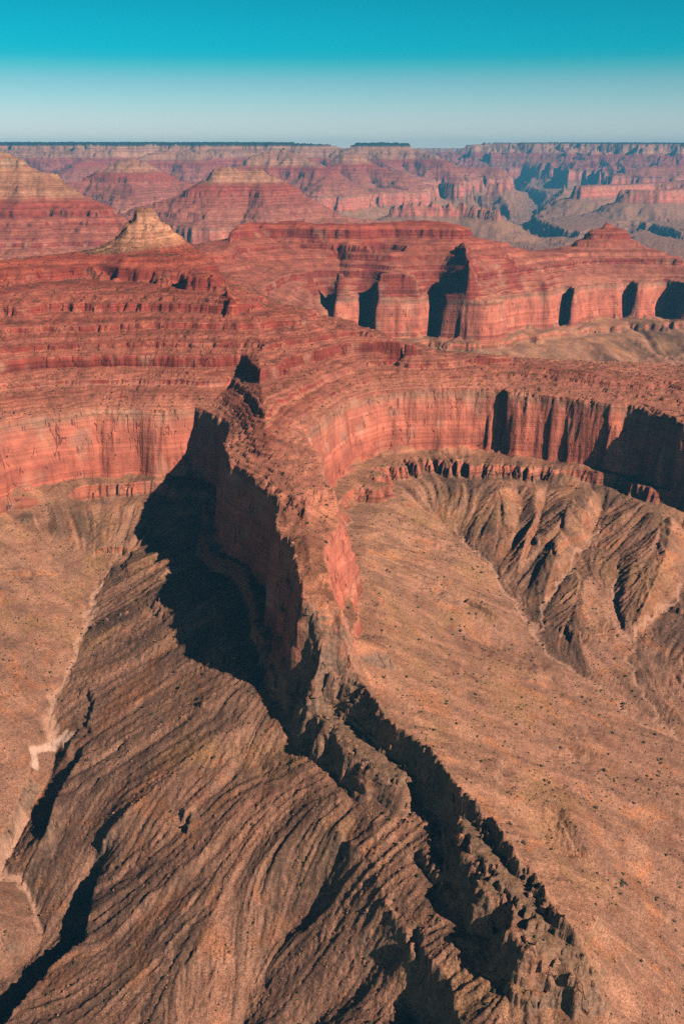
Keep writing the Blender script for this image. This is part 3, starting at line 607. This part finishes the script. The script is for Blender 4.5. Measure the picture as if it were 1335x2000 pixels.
    bh = k.math('MULTIPLY_ADD', k.math('MULTIPLY', crack, k.math('SUBTRACT', 1.0, steep)), -3.0, bh)
    bh = k.math('MULTIPLY_ADD', k.math('MULTIPLY', beds, bedk), 2.6, bh); bh = k.math('MULTIPLY_ADD', k.math('MULTIPLY', stain, k.math('SUBTRACT', 1.0, steep)), 5.0, bh)
    bp = k.node('ShaderNodeBump'); bp.inputs['Strength'].default_value = .9; bp.inputs['Distance'].default_value = 1.0
    k.l.new(bh, bp.inputs['Height']); k.l.new(bp.outputs[0], k.b.inputs['Normal'])
    return k.m
CLIFF_COL = [(750, (.25, .135, .10)), (1100, (.28, .15, .10)), (1160, (.32, .16, .095)), (1230, (.36, .17, .09)), (1300, (.40, .185, .095)), (1380, (.46, .175, .10)), (1430, (.67, .195, .125)), (1560, (.71, .235, .155)),
             (1582, (.52, .25, .16)), (1600, (.36, .085, .058)), (1700, (.35, .075, .052)), (1850, (.37, .074, .05)), (1935, (.40, .094, .064)), (1960, (.70, .33, .195)), (2040, (.72, .36, .22)), (2100, (.40, .22, .14)), (2140, (.52, .31, .21)), (2300, (.46, .28, .19))]
SLOPE_COL = [(750, (.25, .15, .11)), (1100, (.31, .172, .118)), (1200, (.38, .205, .14)), (1290, (.405, .217, .146)), (1380, (.43, .23, .15)), (1430, (.42, .20, .122)), (1560, (.45, .195, .118)), (1600, (.50, .205, .138)),
             (1700, (.49, .182, .126)), (1840, (.46, .14, .095)), (1900, (.47, .105, .066)), (1925, (.46, .16, .10)), (1950, (.56, .30, .185)), (2050, (.50, .26, .16)), (2130, (.56, .30, .185)), (2300, (.42, .28, .17))]
M_ROCK = rock_material()
# ------------------------------------------------------------------ one sheet of country, finer where the eye is nearer
NC, NR = 850, 1310
Y0, Y1, YB = 690.0, 46000.0, 400.0
uc = np.linspace(-.43, .46, NC)
ys = np.exp(np.linspace(math.log(Y0), math.log(Y1), 3400))
cs = np.arange(0, NC, 4); us = uc[cs]
YY, UU = np.meshgrid(ys, us); XX = UU * (YY + YB)
zc = terrain(XX.ravel(), YY.ravel())[0].reshape(XX.shape)
dy = np.diff(YY, axis=1); dz = np.diff(zc, axis=1); ym = (YY[:, 1:] + YY[:, :-1]) / 2
h = np.clip(2200 - (zc[:, 1:] + zc[:, :-1]) / 2, 60, None)
seen = (h / ym ** 2 * dy + dz / ym)                                # how much of the view each step takes
wgt = np.abs(dz) / ym * .55 + np.clip(seen, 0, None) + dy / ym * .018
for _ in range(26):                                            # neighbours share their spacing
    p = np.pad(wgt, ((1, 1), (0, 0)), mode='edge'); wgt = (p[:-2] + p[1:-1] * 2 + p[2:]) / 4
for _ in range(3):
    p = np.pad(wgt, ((0, 0), (1, 1)), mode='edge'); wgt = (p[:, :-2] + p[:, 1:-1] * 2 + p[:, 2:]) / 4
bands = [(Y0, 1900, 380), (1900, 3250, 380), (3250, 6800, 250), (6800, Y1, 300)]   # near, amphitheatres, middle ridge, far country
yr = []
for b0, b1, n in bands:
    j0, j1 = np.searchsorted(ys, b0), min(np.searchsorted(ys, b1), len(ys) - 1)
    yy = ys[j0:j1 + 1]; w_ = wgt[:, j0:j1]; w_ = w_ / w_.sum(1, keepdims=True) + .25 / w_.shape[1]
    cum = np.concatenate([np.zeros((len(us), 1)), np.cumsum(w_, axis=1)], axis=1); cum /= cum[:, -1:]
    rows = np.linspace(0, 1, n, endpoint=(b1 == Y1))
    yr.append(np.stack([np.interp(rows, cum[i], yy) for i in range(len(us))]))
yr = np.concatenate(yr, axis=1); NR = yr.shape[1]
yfull = np.stack([np.interp(uc, us, yr[:, r]) for r in range(NR)], axis=1)     # NC x NR
VX = (uc[:, None] * (yfull + YB)).ravel(); VY = yfull.ravel()
VZ, VD, VCL, VST, VF, VISF, VZT = terrain(VX, VY)
terrain_rg = terrain.rubble; VZ = VZ.astype(np.float32)
# washes: gravel along the stream beds
wash = np.full(VX.shape, 1e9)
mk = VY < 2600
wx = VX[mk] + fbm(VX[mk], VY[mk], 60, 2, 153) * 16; wy = VY[mk] + fbm(VX[mk], VY[mk], 60, 2, 154) * 16
pale = np.full(VX.shape, 9.)
for wi, (ww, ln) in enumerate(zip(WASHW, WASH)):
    for a, b in zip(ln[:-1], ln[1:]):
        dd = seg_dist(wx, wy, a[0], a[1], b[0], b[1])[0]; wash[mk] = np.minimum(wash[mk], dd / ww)
        if wi == 0: pale[mk] = np.minimum(pale[mk], dd / ww)
wash = wash + fbm(VX, VY, 22, 3, 150) * .4
VW = sstep(1.1, .5, wash) * np.where(VX > 0, .75, 1.0)
VZ = VZ - 2.2 * VW
VRG = terrain_rg
VSTRAT = VZ - shift(VY) + 58 * sstep(190, 110, np.hypot((VX + 720) / 1.15, VY - 3510)) * (VZ > 1880)

idx = np.arange(NC * NR).reshape(NC, NR)
quads = np.stack([idx[:-1, :-1], idx[1:, :-1], idx[1:, 1:], idx[:-1, 1:]], axis=-1).reshape(-1, 4)
fx, fy, fd, fz = VX[quads].mean(1), VY[quads].mean(1), VD[quads].max(1), VZ[quads].mean(1)
fff = VF[quads].max(1)
ids = np.zeros(len(quads), int)                                   # 0 canyon floor
nearm = fy < 6700
rim_in = (fd > -26) & (fff < 0) & nearm
ids[rim_in & (fy < 3400)] = 1                                      # near ridge
ids[rim_in & (fy < 1880) & (np.abs(fx) < 420)] = 2                 # rock fin
ids[rim_in & (fy >= 3400)] = 3                                     # middle ridge
cone = (np.hypot((fx + 720), (fy - 3510)) < 330) & (fz > 1893)
ids[cone & rim_in] = 4
bt = (fx > 1050) & (fy > 5150) & (fy < 5750) & (fz > 1795) & rim_in
ids[bt] = 5
FIDA = np.array(FID + [-1])
fm = (fff >= 0) & (fz - shift(fy) > 1215)
ids[fm] = 10 + FIDA[fff[fm]]
NAMES = {0: ('canyon_floor', 'tan talus slopes and dry washes of the canyon floor'),
         1: ('near_ridge', 'broad red ridge with curved cliff amphitheatres nearest the viewer'),
         2: ('rock_fin', 'narrow jagged rock fin running down towards the viewer'),
         3: ('middle_ridge', 'long flat-topped red ridge with shadowed alcoves behind the near ridge'),
         4: ('pale_cone', 'small shrub-dotted cream cone standing on the near red plateau'),
         5: ('capped_knob', 'red flat-capped knob at the right end of the middle ridge')}
for k, v in enumerate(FNAMES): NAMES[10 + k] = v

def terrain_object(k):
    f = quads[ids == k]
    if len(f) < 4: return None
    vs, inv = np.unique(f, return_inverse=True)
    me = bpy.data.meshes.new(NAMES[k][0])
    co = np.stack([VX[vs], VY[vs], VZ[vs]], axis=1).astype(np.float32)
    me.vertices.add(len(vs)); me.vertices.foreach_set('co', co.ravel())
    nf = len(f)
    me.loops.add(nf * 4); me.loops.foreach_set('vertex_index', inv.reshape(-1).astype(np.int32))
    me.polygons.add(nf); me.polygons.foreach_set('loop_start', np.arange(0, nf * 4, 4, dtype=np.int32))
    me.polygons.foreach_set('use_smooth', np.zeros(nf, bool) if False else np.ones(nf, bool))
    for an, av in (('strat', VSTRAT), ('streak', VST), ('wash', VW), ('cliff', VCL), ('ztop', VZT), ('pale', sstep(1.1, .6, pale)), ('rubble', VRG), ('ontop', sstep(-2, 2, VD))):
        at = me.attributes.new(an, 'FLOAT', 'POINT'); at.data.foreach_set('value', av[vs].astype(np.float32))
    me.update(calc_edges=True); me.validate()
    o = bpy.data.objects.new(NAMES[k][0], me); S.collection.objects.link(o)
    o['label'] = NAMES[k][1]; o['kind'] = 'structure'
    me.materials.append(M_ROCK)
    return o
OBJ = {k: terrain_object(k) for k in sorted(NAMES)}
# ------------------------------------------------------------------ loose things: shrubs, boulders, pinnacles
def ground(x, y):
    return terrain(np.asarray(x, float), np.asarray(y, float))[0]
def ico(sub):
    import bmesh
    bm = bmesh.new(); bmesh.ops.create_icosphere(bm, subdivisions=sub, radius=1.0)
    v = np.array([p.co[:] for p in bm.verts]); f = np.array([[q.index for q in p.verts] for p in bm.faces]); bm.free()
    return v, f
def simple(name, col, var, rough=.95):
    k = NB(name); pos = k.node('ShaderNodeNewGeometry').outputs['Position']
    n = k.noise(pos, 1 / 1.3, 4, .65); n2 = k.noise(pos, 1 / 40, 2)
    c = k.mix(k.rng(n, .3, .7), tuple(q * (1 - var) for q in col), tuple(q * (1 + var) for q in col))
    c = k.mix(k.rng(n2, .4, .6, 0, .5), c, k.mix(1.0, c, (1.25, 1.05, .8), 'MULTIPLY'))
    k.l.new(c, k.b.inputs['Base Color']); k.b.inputs['Roughness'].default_value = rough
    return k.m
M_SHRUB = simple('shrub_leaves', (.062, .068, .036), .45)
M_TWIG = simple('shrub_wood', (.12, .085, .06), .3)
M_STONE = simple('boulder_stone', (.37, .215, .14), .3)

def scatter(n, seed, ymax=3650):
    r = np.random.default_rng(seed)
    y = np.sqrt(r.uniform(720 ** 2, ymax ** 2, n)); x = r.uniform(-.41, .43, n) * (y + YB)
    z, d, cl, st, fid, isf, zt = terrain(x, y)
    e = 3.0
    zx = terrain(x + e, y)[0]; zy = terrain(x, y + e)[0]
    sl = np.hypot(zx - z, zy - z) / e
    return r, x, y, z, d, cl, st, sl, zt
def view_ok(x, y, z):
    h = 2200 - z; zz = y * .941 + h * .338
    px = 667.5 + 1950 * x / zz; py = 1000 + 1950 * (h * .941 - y * .338) / zz
    return (px > -60) & (px < 1395) & (py > 0) & (py < 2060), px, py, np.hypot(np.hypot(x, y), h)

r, x, y, z, d, cl, st, sl, zt = scatter(240000, 21)
clump = fbm(x, y, 70, 3, 201); line = fbm(x, y, 22, 2, 203)
dens = np.where(d > 0, .34, .20) * sstep(.85, .45, sl) * (.25 + .75 * sstep(-.25, .35, clump)) * (.5 + .5 * sstep(-.2, .3, line))
dens *= np.where((z > 1885) & (y > 3150), 4.0, 1) * np.where((x < -60) & (y < 1500) & (d < 0), .45, 1)
dens *= 1 + 1.2 * sstep(.3, 1.2, -st) * (x > 0) * (d < 0)
ok, px, py, D = view_ok(x, y, z)
keep = ok & (cl < .25) & (r.random(len(x)) < dens)
x, y, z, D = x[keep], y[keep], z[keep], D[keep]
size = .6 + r.gamma(1.7, .42, len(x)); size = np.minimum(size, 3.2)
order = np.argsort(-size / D)
SHRUBS = np.stack([x, y, z, size], 1)[order]
# the shrubs that show largest are things of their own
def shrub_mesh(seed):
    rr = np.random.default_rng(seed); v0, f0 = ico(2); V = []; Fc = []; o = 0
    for k in range(5):
        a = rr.uniform(0, 6.28); q = 0 if k == 0 else rr.uniform(.35, .6); s = rr.uniform(.45, .7)
        v = v0 * (s * (1 + rr.uniform(-.28, .28, (len(v0), 1)))); v[:, 2] *= .8
        v += (q * math.cos(a), q * math.sin(a), .42 + rr.uniform(-.1, .15)); V.append(v); Fc.append(f0 + o); o += len(v)
    me = bpy.data.meshes.new('shrub_crown'); me.from_pydata(np.concatenate(V).tolist(), [], np.concatenate(Fc).tolist()); me.materials.append(M_SHRUB)
    return me
def stem_mesh(seed):
    rr = np.random.default_rng(seed); V = []; Fc = []
    for k in range(3):
        a = rr.uniform(0, 6.28); o = len(V); tip = np.array([.3 * math.cos(a), .3 * math.sin(a), .5])
        for (c, w) in ((np.array([0, 0, -.35]), .09), (tip, .04)):
            for j in range(4): V.append((c + w * np.array([math.cos(j * 1.571), math.sin(j * 1.571), 0])).tolist())
        for j in range(4): Fc.append([o + j, o + (j + 1) % 4, o + 4 + (j + 1) % 4, o + 4 + j])
    me = bpy.data.meshes.new('shrub_trunk'); me.from_pydata(V, [], Fc); me.materials.append(M_TWIG)
    return me
def where(x, y):
    fx = np.interp(y, [870, 1050, 1250, 1440, 1600, 2200], [280, 200, 105, 10, -30, -60])
    if y > 2500 or (y > 2350 and x < -300): return 'on the stepped red slope above the left cliff' if x < -150 else ('on the red spur top above the rock fin' if x < 60 else 'on the red ledges above the curved right cliff')
    if y > 1900 and -280 < x < -20: return 'on the red spur top above the rock fin'
    if abs(x - fx) < 32 and y < 1900: return 'on the broken crest of the rock fin'
    if x > fx: return 'on the tan slope beside the lower end of the fin' if y < 1150 else ('on the tan slope beside the middle of the fin' if y < 1500 else 'on the tan slope below the curved right cliff')
    return 'among the furrows near the bottom edge' if y < 1150 else ('among the furrows between gorge and fin' if y < 1650 else 'on the slope below the left cliff')
def lab_shrub(x, y, s):
    kind = 'large rounded dark green shrub' if s > 2.7 else ('medium dark green desert shrub' if s > 2.0 else 'small low dark green shrub')
    return kind + ' ' + where(x, y)
SM = [shrub_mesh(i) for i in range(5)]; TM = [stem_mesh(i) for i in range(2)]
NI = 300
for i, (a, b, c, s) in enumerate(SHRUBS[:NI]):
    o = bpy.data.objects.new('desert_shrub', None); S.collection.objects.link(o)
    o.location = (a, b, c); o.rotation_euler = (0, 0, float(r.uniform(0, 6.28))); o.scale = (s * 1.05, s * 1.05, s * float(r.uniform(.8, 1.1)))
    o['label'] = lab_shrub(a, b, s); o['category'] = 'shrub'; o['group'] = 'desert shrubs ' + where(a, b)
    for nm, me in (('crown', SM[i % 5]), ('trunk', TM[i % 2])):
        p = bpy.data.objects.new(nm, me); S.collection.objects.link(p); p.parent = o

def stuff_mesh(name, label, P, sub, m, squash, jit, seed, sink=.3):
    rr = np.random.default_rng(seed); v0, f0 = ico(sub)
    if sub == 0: pass
    n = len(P); V = v0[None] * (1 + rr.uniform(-jit, jit, (n, len(v0), 1)))
    ang = rr.uniform(0, 6.28, n); c, s_ = np.cos(ang)[:, None], np.sin(ang)[:, None]
    X = (V[..., 0] * c - V[..., 1] * s_); Yv = (V[..., 0] * s_ + V[..., 1] * c)
    s = P[:, 3][:, None]
    co = np.stack([P[:, 0][:, None] + X * s, P[:, 1][:, None] + Yv * s, P[:, 2][:, None] + (V[..., 2] * squash + sink) * s], -1)
    F_ = (f0[None] + (np.arange(n) * len(v0))[:, None, None]).reshape(-1, 3)
    me = bpy.data.meshes.new(name); co = co.reshape(-1, 3).astype(np.float32)
    me.vertices.add(len(co)); me.vertices.foreach_set('co', co.ravel())
    me.loops.add(F_.size); me.loops.foreach_set('vertex_index', F_.ravel().astype(np.int32))
    me.polygons.add(len(F_)); me.polygons.foreach_set('loop_start', np.arange(0, F_.size, 3, dtype=np.int32))
    me.update(calc_edges=True); me.materials.append(m)
    o = bpy.data.objects.new(name, me); S.collection.objects.link(o); o['kind'] = 'stuff'; o['label'] = label
    return o
stuff_mesh('scrub', 'dark desert scrub dotted over the canyon slopes', SHRUBS[NI:NI + 26000], 1, M_SHRUB, .75, .3, 31)

# rubble: pale stones strung out down the slopes
r, x, y, z, d, cl, st, sl, zt = scatter(170000, 41, 2500)
ok, px, py, D = view_ok(x, y, z)
dens = (.10 + .40 * sstep(.3, 1.6, st)) * sstep(.02, .15, sl) * np.where(d > 0, .35, 1) * sstep(1.1, .7, sl)
keep = ok & (cl < .3) & (r.random(len(x)) < dens)
x, y, z, D = x[keep], y[keep], z[keep], D[keep]
size = .4 + r.gamma(1.5, .24, len(x)); size = np.minimum(size, 2.6)
order = np.argsort(-size / D); ST = np.stack([x, y, z, size], 1)[order]
octv = np.array([(1, 0, 0), (0, 1, 0), (-1, 0, 0), (0, -1, 0), (0, 0, 1), (0, 0, -1)], float)
def boulder_mesh(seed):
    rr = np.random.default_rng(seed); v, f = ico(2); pl = rr.normal(size=(7, 3)); pl /= np.linalg.norm(pl, axis=1)[:, None]
    for p in pl:
        h = v @ p; v = v - np.clip(h - rr.uniform(.45, .75), 0, None)[:, None] * p
    v *= (1.2, .9, .8)
    me = bpy.data.meshes.new('boulder'); me.from_pydata(v.tolist(), [], f.tolist()); me.materials.append(M_STONE); return me
BM = [boulder_mesh(i) for i in range(6)]
def lab_boulder(x, y, s):
    return ('large pale angular boulder' if s > 1.7 else 'small pale angular boulder') + ' ' + where(x, y)
NB_ = 140
for i, (a, b, c, s) in enumerate(ST[:NB_]):
    o = bpy.data.objects.new('boulder', BM[i % 6]); S.collection.objects.link(o); o.location = (a, b, c + .15 * s)
    o.rotation_euler = (float(r.uniform(-.4, .4)), float(r.uniform(-.4, .4)), float(r.uniform(0, 6.28))); o.scale = (s, s, s)
    o['label'] = lab_boulder(a, b, s); o['category'] = 'boulder'; o['group'] = 'boulders ' + where(a, b)
stuff_mesh('rubble', 'pale stones strung out down the slopes', ST[NB_:NB_ + 16000], 1, M_STONE, .7, .35, 51, .2)

# jagged pinnacles standing along the fin
def pinnacle(x, y, z0, w, h, seed):
    rr = np.random.default_rng(seed); n = 9; V = []; Fc = []
    ang = np.sort(rr.uniform(0, 2 * np.pi, n)); lean = rr.uniform(-.12, .12, 2); e = rr.uniform(.7, 1.25)
    ring = [(-.6, 1.25), (.0, 1.1), (.3, .98), (.34, .86), (.62, .84), (.66, .70), (.88, .58), (1.0, .30)]
    for t, s in ring:
        rad = w * s * (1 + rr.uniform(-.16, .16, n))
        for a, q in zip(ang, rad): V.append((x + q * math.cos(a) * e + lean[0] * h * t, y + q * math.sin(a) / e + lean[1] * h * t, z0 + h * t + rr.uniform(-.05, .05) * h))
    for k in range(len(ring) - 1):
        for j in range(n):
            a, b = k * n + j, k * n + (j + 1) % n; Fc.append((a, b, b + n, a + n))
    Fc.append(tuple(range((len(ring) - 1) * n, len(ring) * n)))
    me = bpy.data.meshes.new('rock_pinnacle'); me.from_pydata(V, [], Fc)
    for an, av in (('strat', [v[2] for v in V]), ('ztop', [1400.0] * len(V)), ('cliff', [1.0] * len(V))):
        at = me.attributes.new(an, 'FLOAT', 'POINT'); at.data.foreach_set('value', np.array(av, np.float32))
    me.materials.append(M_ROCK)
    o = bpy.data.objects.new('rock_pinnacle', me); S.collection.objects.link(o); o.parent = FIN
FIN = OBJ[2]
r = np.random.default_rng(77); k = 0
def along(pts, step, off, w, h, sink):
    global k
    for a, b in zip(pts[:-1], pts[1:]):
        L_ = math.hypot(b[0] - a[0], b[1] - a[1]); m = max(1, int(L_ / step))
        nx, ny = -(b[1] - a[1]) / L_, (b[0] - a[0]) / L_
        for q in range(m):
            t = (q + r.random()) / m; o_ = r.uniform(*off)
            x, y = a[0] + (b[0] - a[0]) * t + nx * o_, a[1] + (b[1] - a[1]) * t + ny * o_
            ww = r.uniform(*w); hh = r.uniform(*h); z0 = float(ground([x], [y])[0])
            pinnacle(x, y, z0 - sink * hh, ww, hh, 500 + k); k += 1
i0 = next(i for i, p in enumerate(RIM) if p[0] == 277 and p[1] == 884) if any(p[0] == 277 and p[1] == 884 for p in RIM) else 52
CREST = [p for p in RIM if p[1] < 1425 and p[2] > 1380]
along(CREST, 30, (-1, 6), (2.5, 6.0), (3, 8), .35)
LIP = [p for p in RIM if p[1] < 1440 and 1335 < p[2] < 1365]
along(LIP, 26, (-2, 5), (3.5, 7.0), (3, 9), .4)
TOP = [p for p in RIM if 1440 < p[1] < 1900 and p[0] < -30 and 1450 < p[2] and p[3] < 1405]
along(TOP, 22, (-3, 2), (3.0, 6.0), (5, 11), .55)
for x, y, h, w in ((-38, 1424, 62, 14), (-18, 1418, 66, 15), (-28, 1440, 52, 12), (-48, 1428, 30, 8), (-5, 1428, 50, 10)):
    pinnacle(x, y, 1352, w, h, 900 + k); k += 1
# ------------------------------------------------------------------ the air between
def haze():
    me = bpy.data.meshes.new('haze')
    x0, x1, y0, y1, z0, z1 = -24000., 25000., -400., 47000., 500., 2760.
    v = [(x, y, z) for z in (z0, z1) for y in (y0, y1) for x in (x0, x1)]
    me.from_pydata(v, [], [(0, 2, 3, 1), (4, 5, 7, 6), (0, 1, 5, 4), (2, 6, 7, 3), (0, 4, 6, 2), (1, 3, 7, 5)])
    o = bpy.data.objects.new('haze', me); S.collection.objects.link(o); o['kind'] = 'stuff'
    m = bpy.data.materials.new('haze_air'); m.use_nodes = True; n = m.node_tree.nodes; l = m.node_tree.links; n.clear()
    out = n.new('ShaderNodeOutputMaterial'); pv = n.new('ShaderNodeVolumePrincipled')
    pv.inputs['Color'].default_value = HAZE_COLOR + (1,); pv.inputs['Density'].default_value = HAZE_DENSITY; pv.inputs['Anisotropy'].default_value = .0
    l.new(pv.outputs[0], out.inputs['Volume']); me.materials.append(m)
haze()
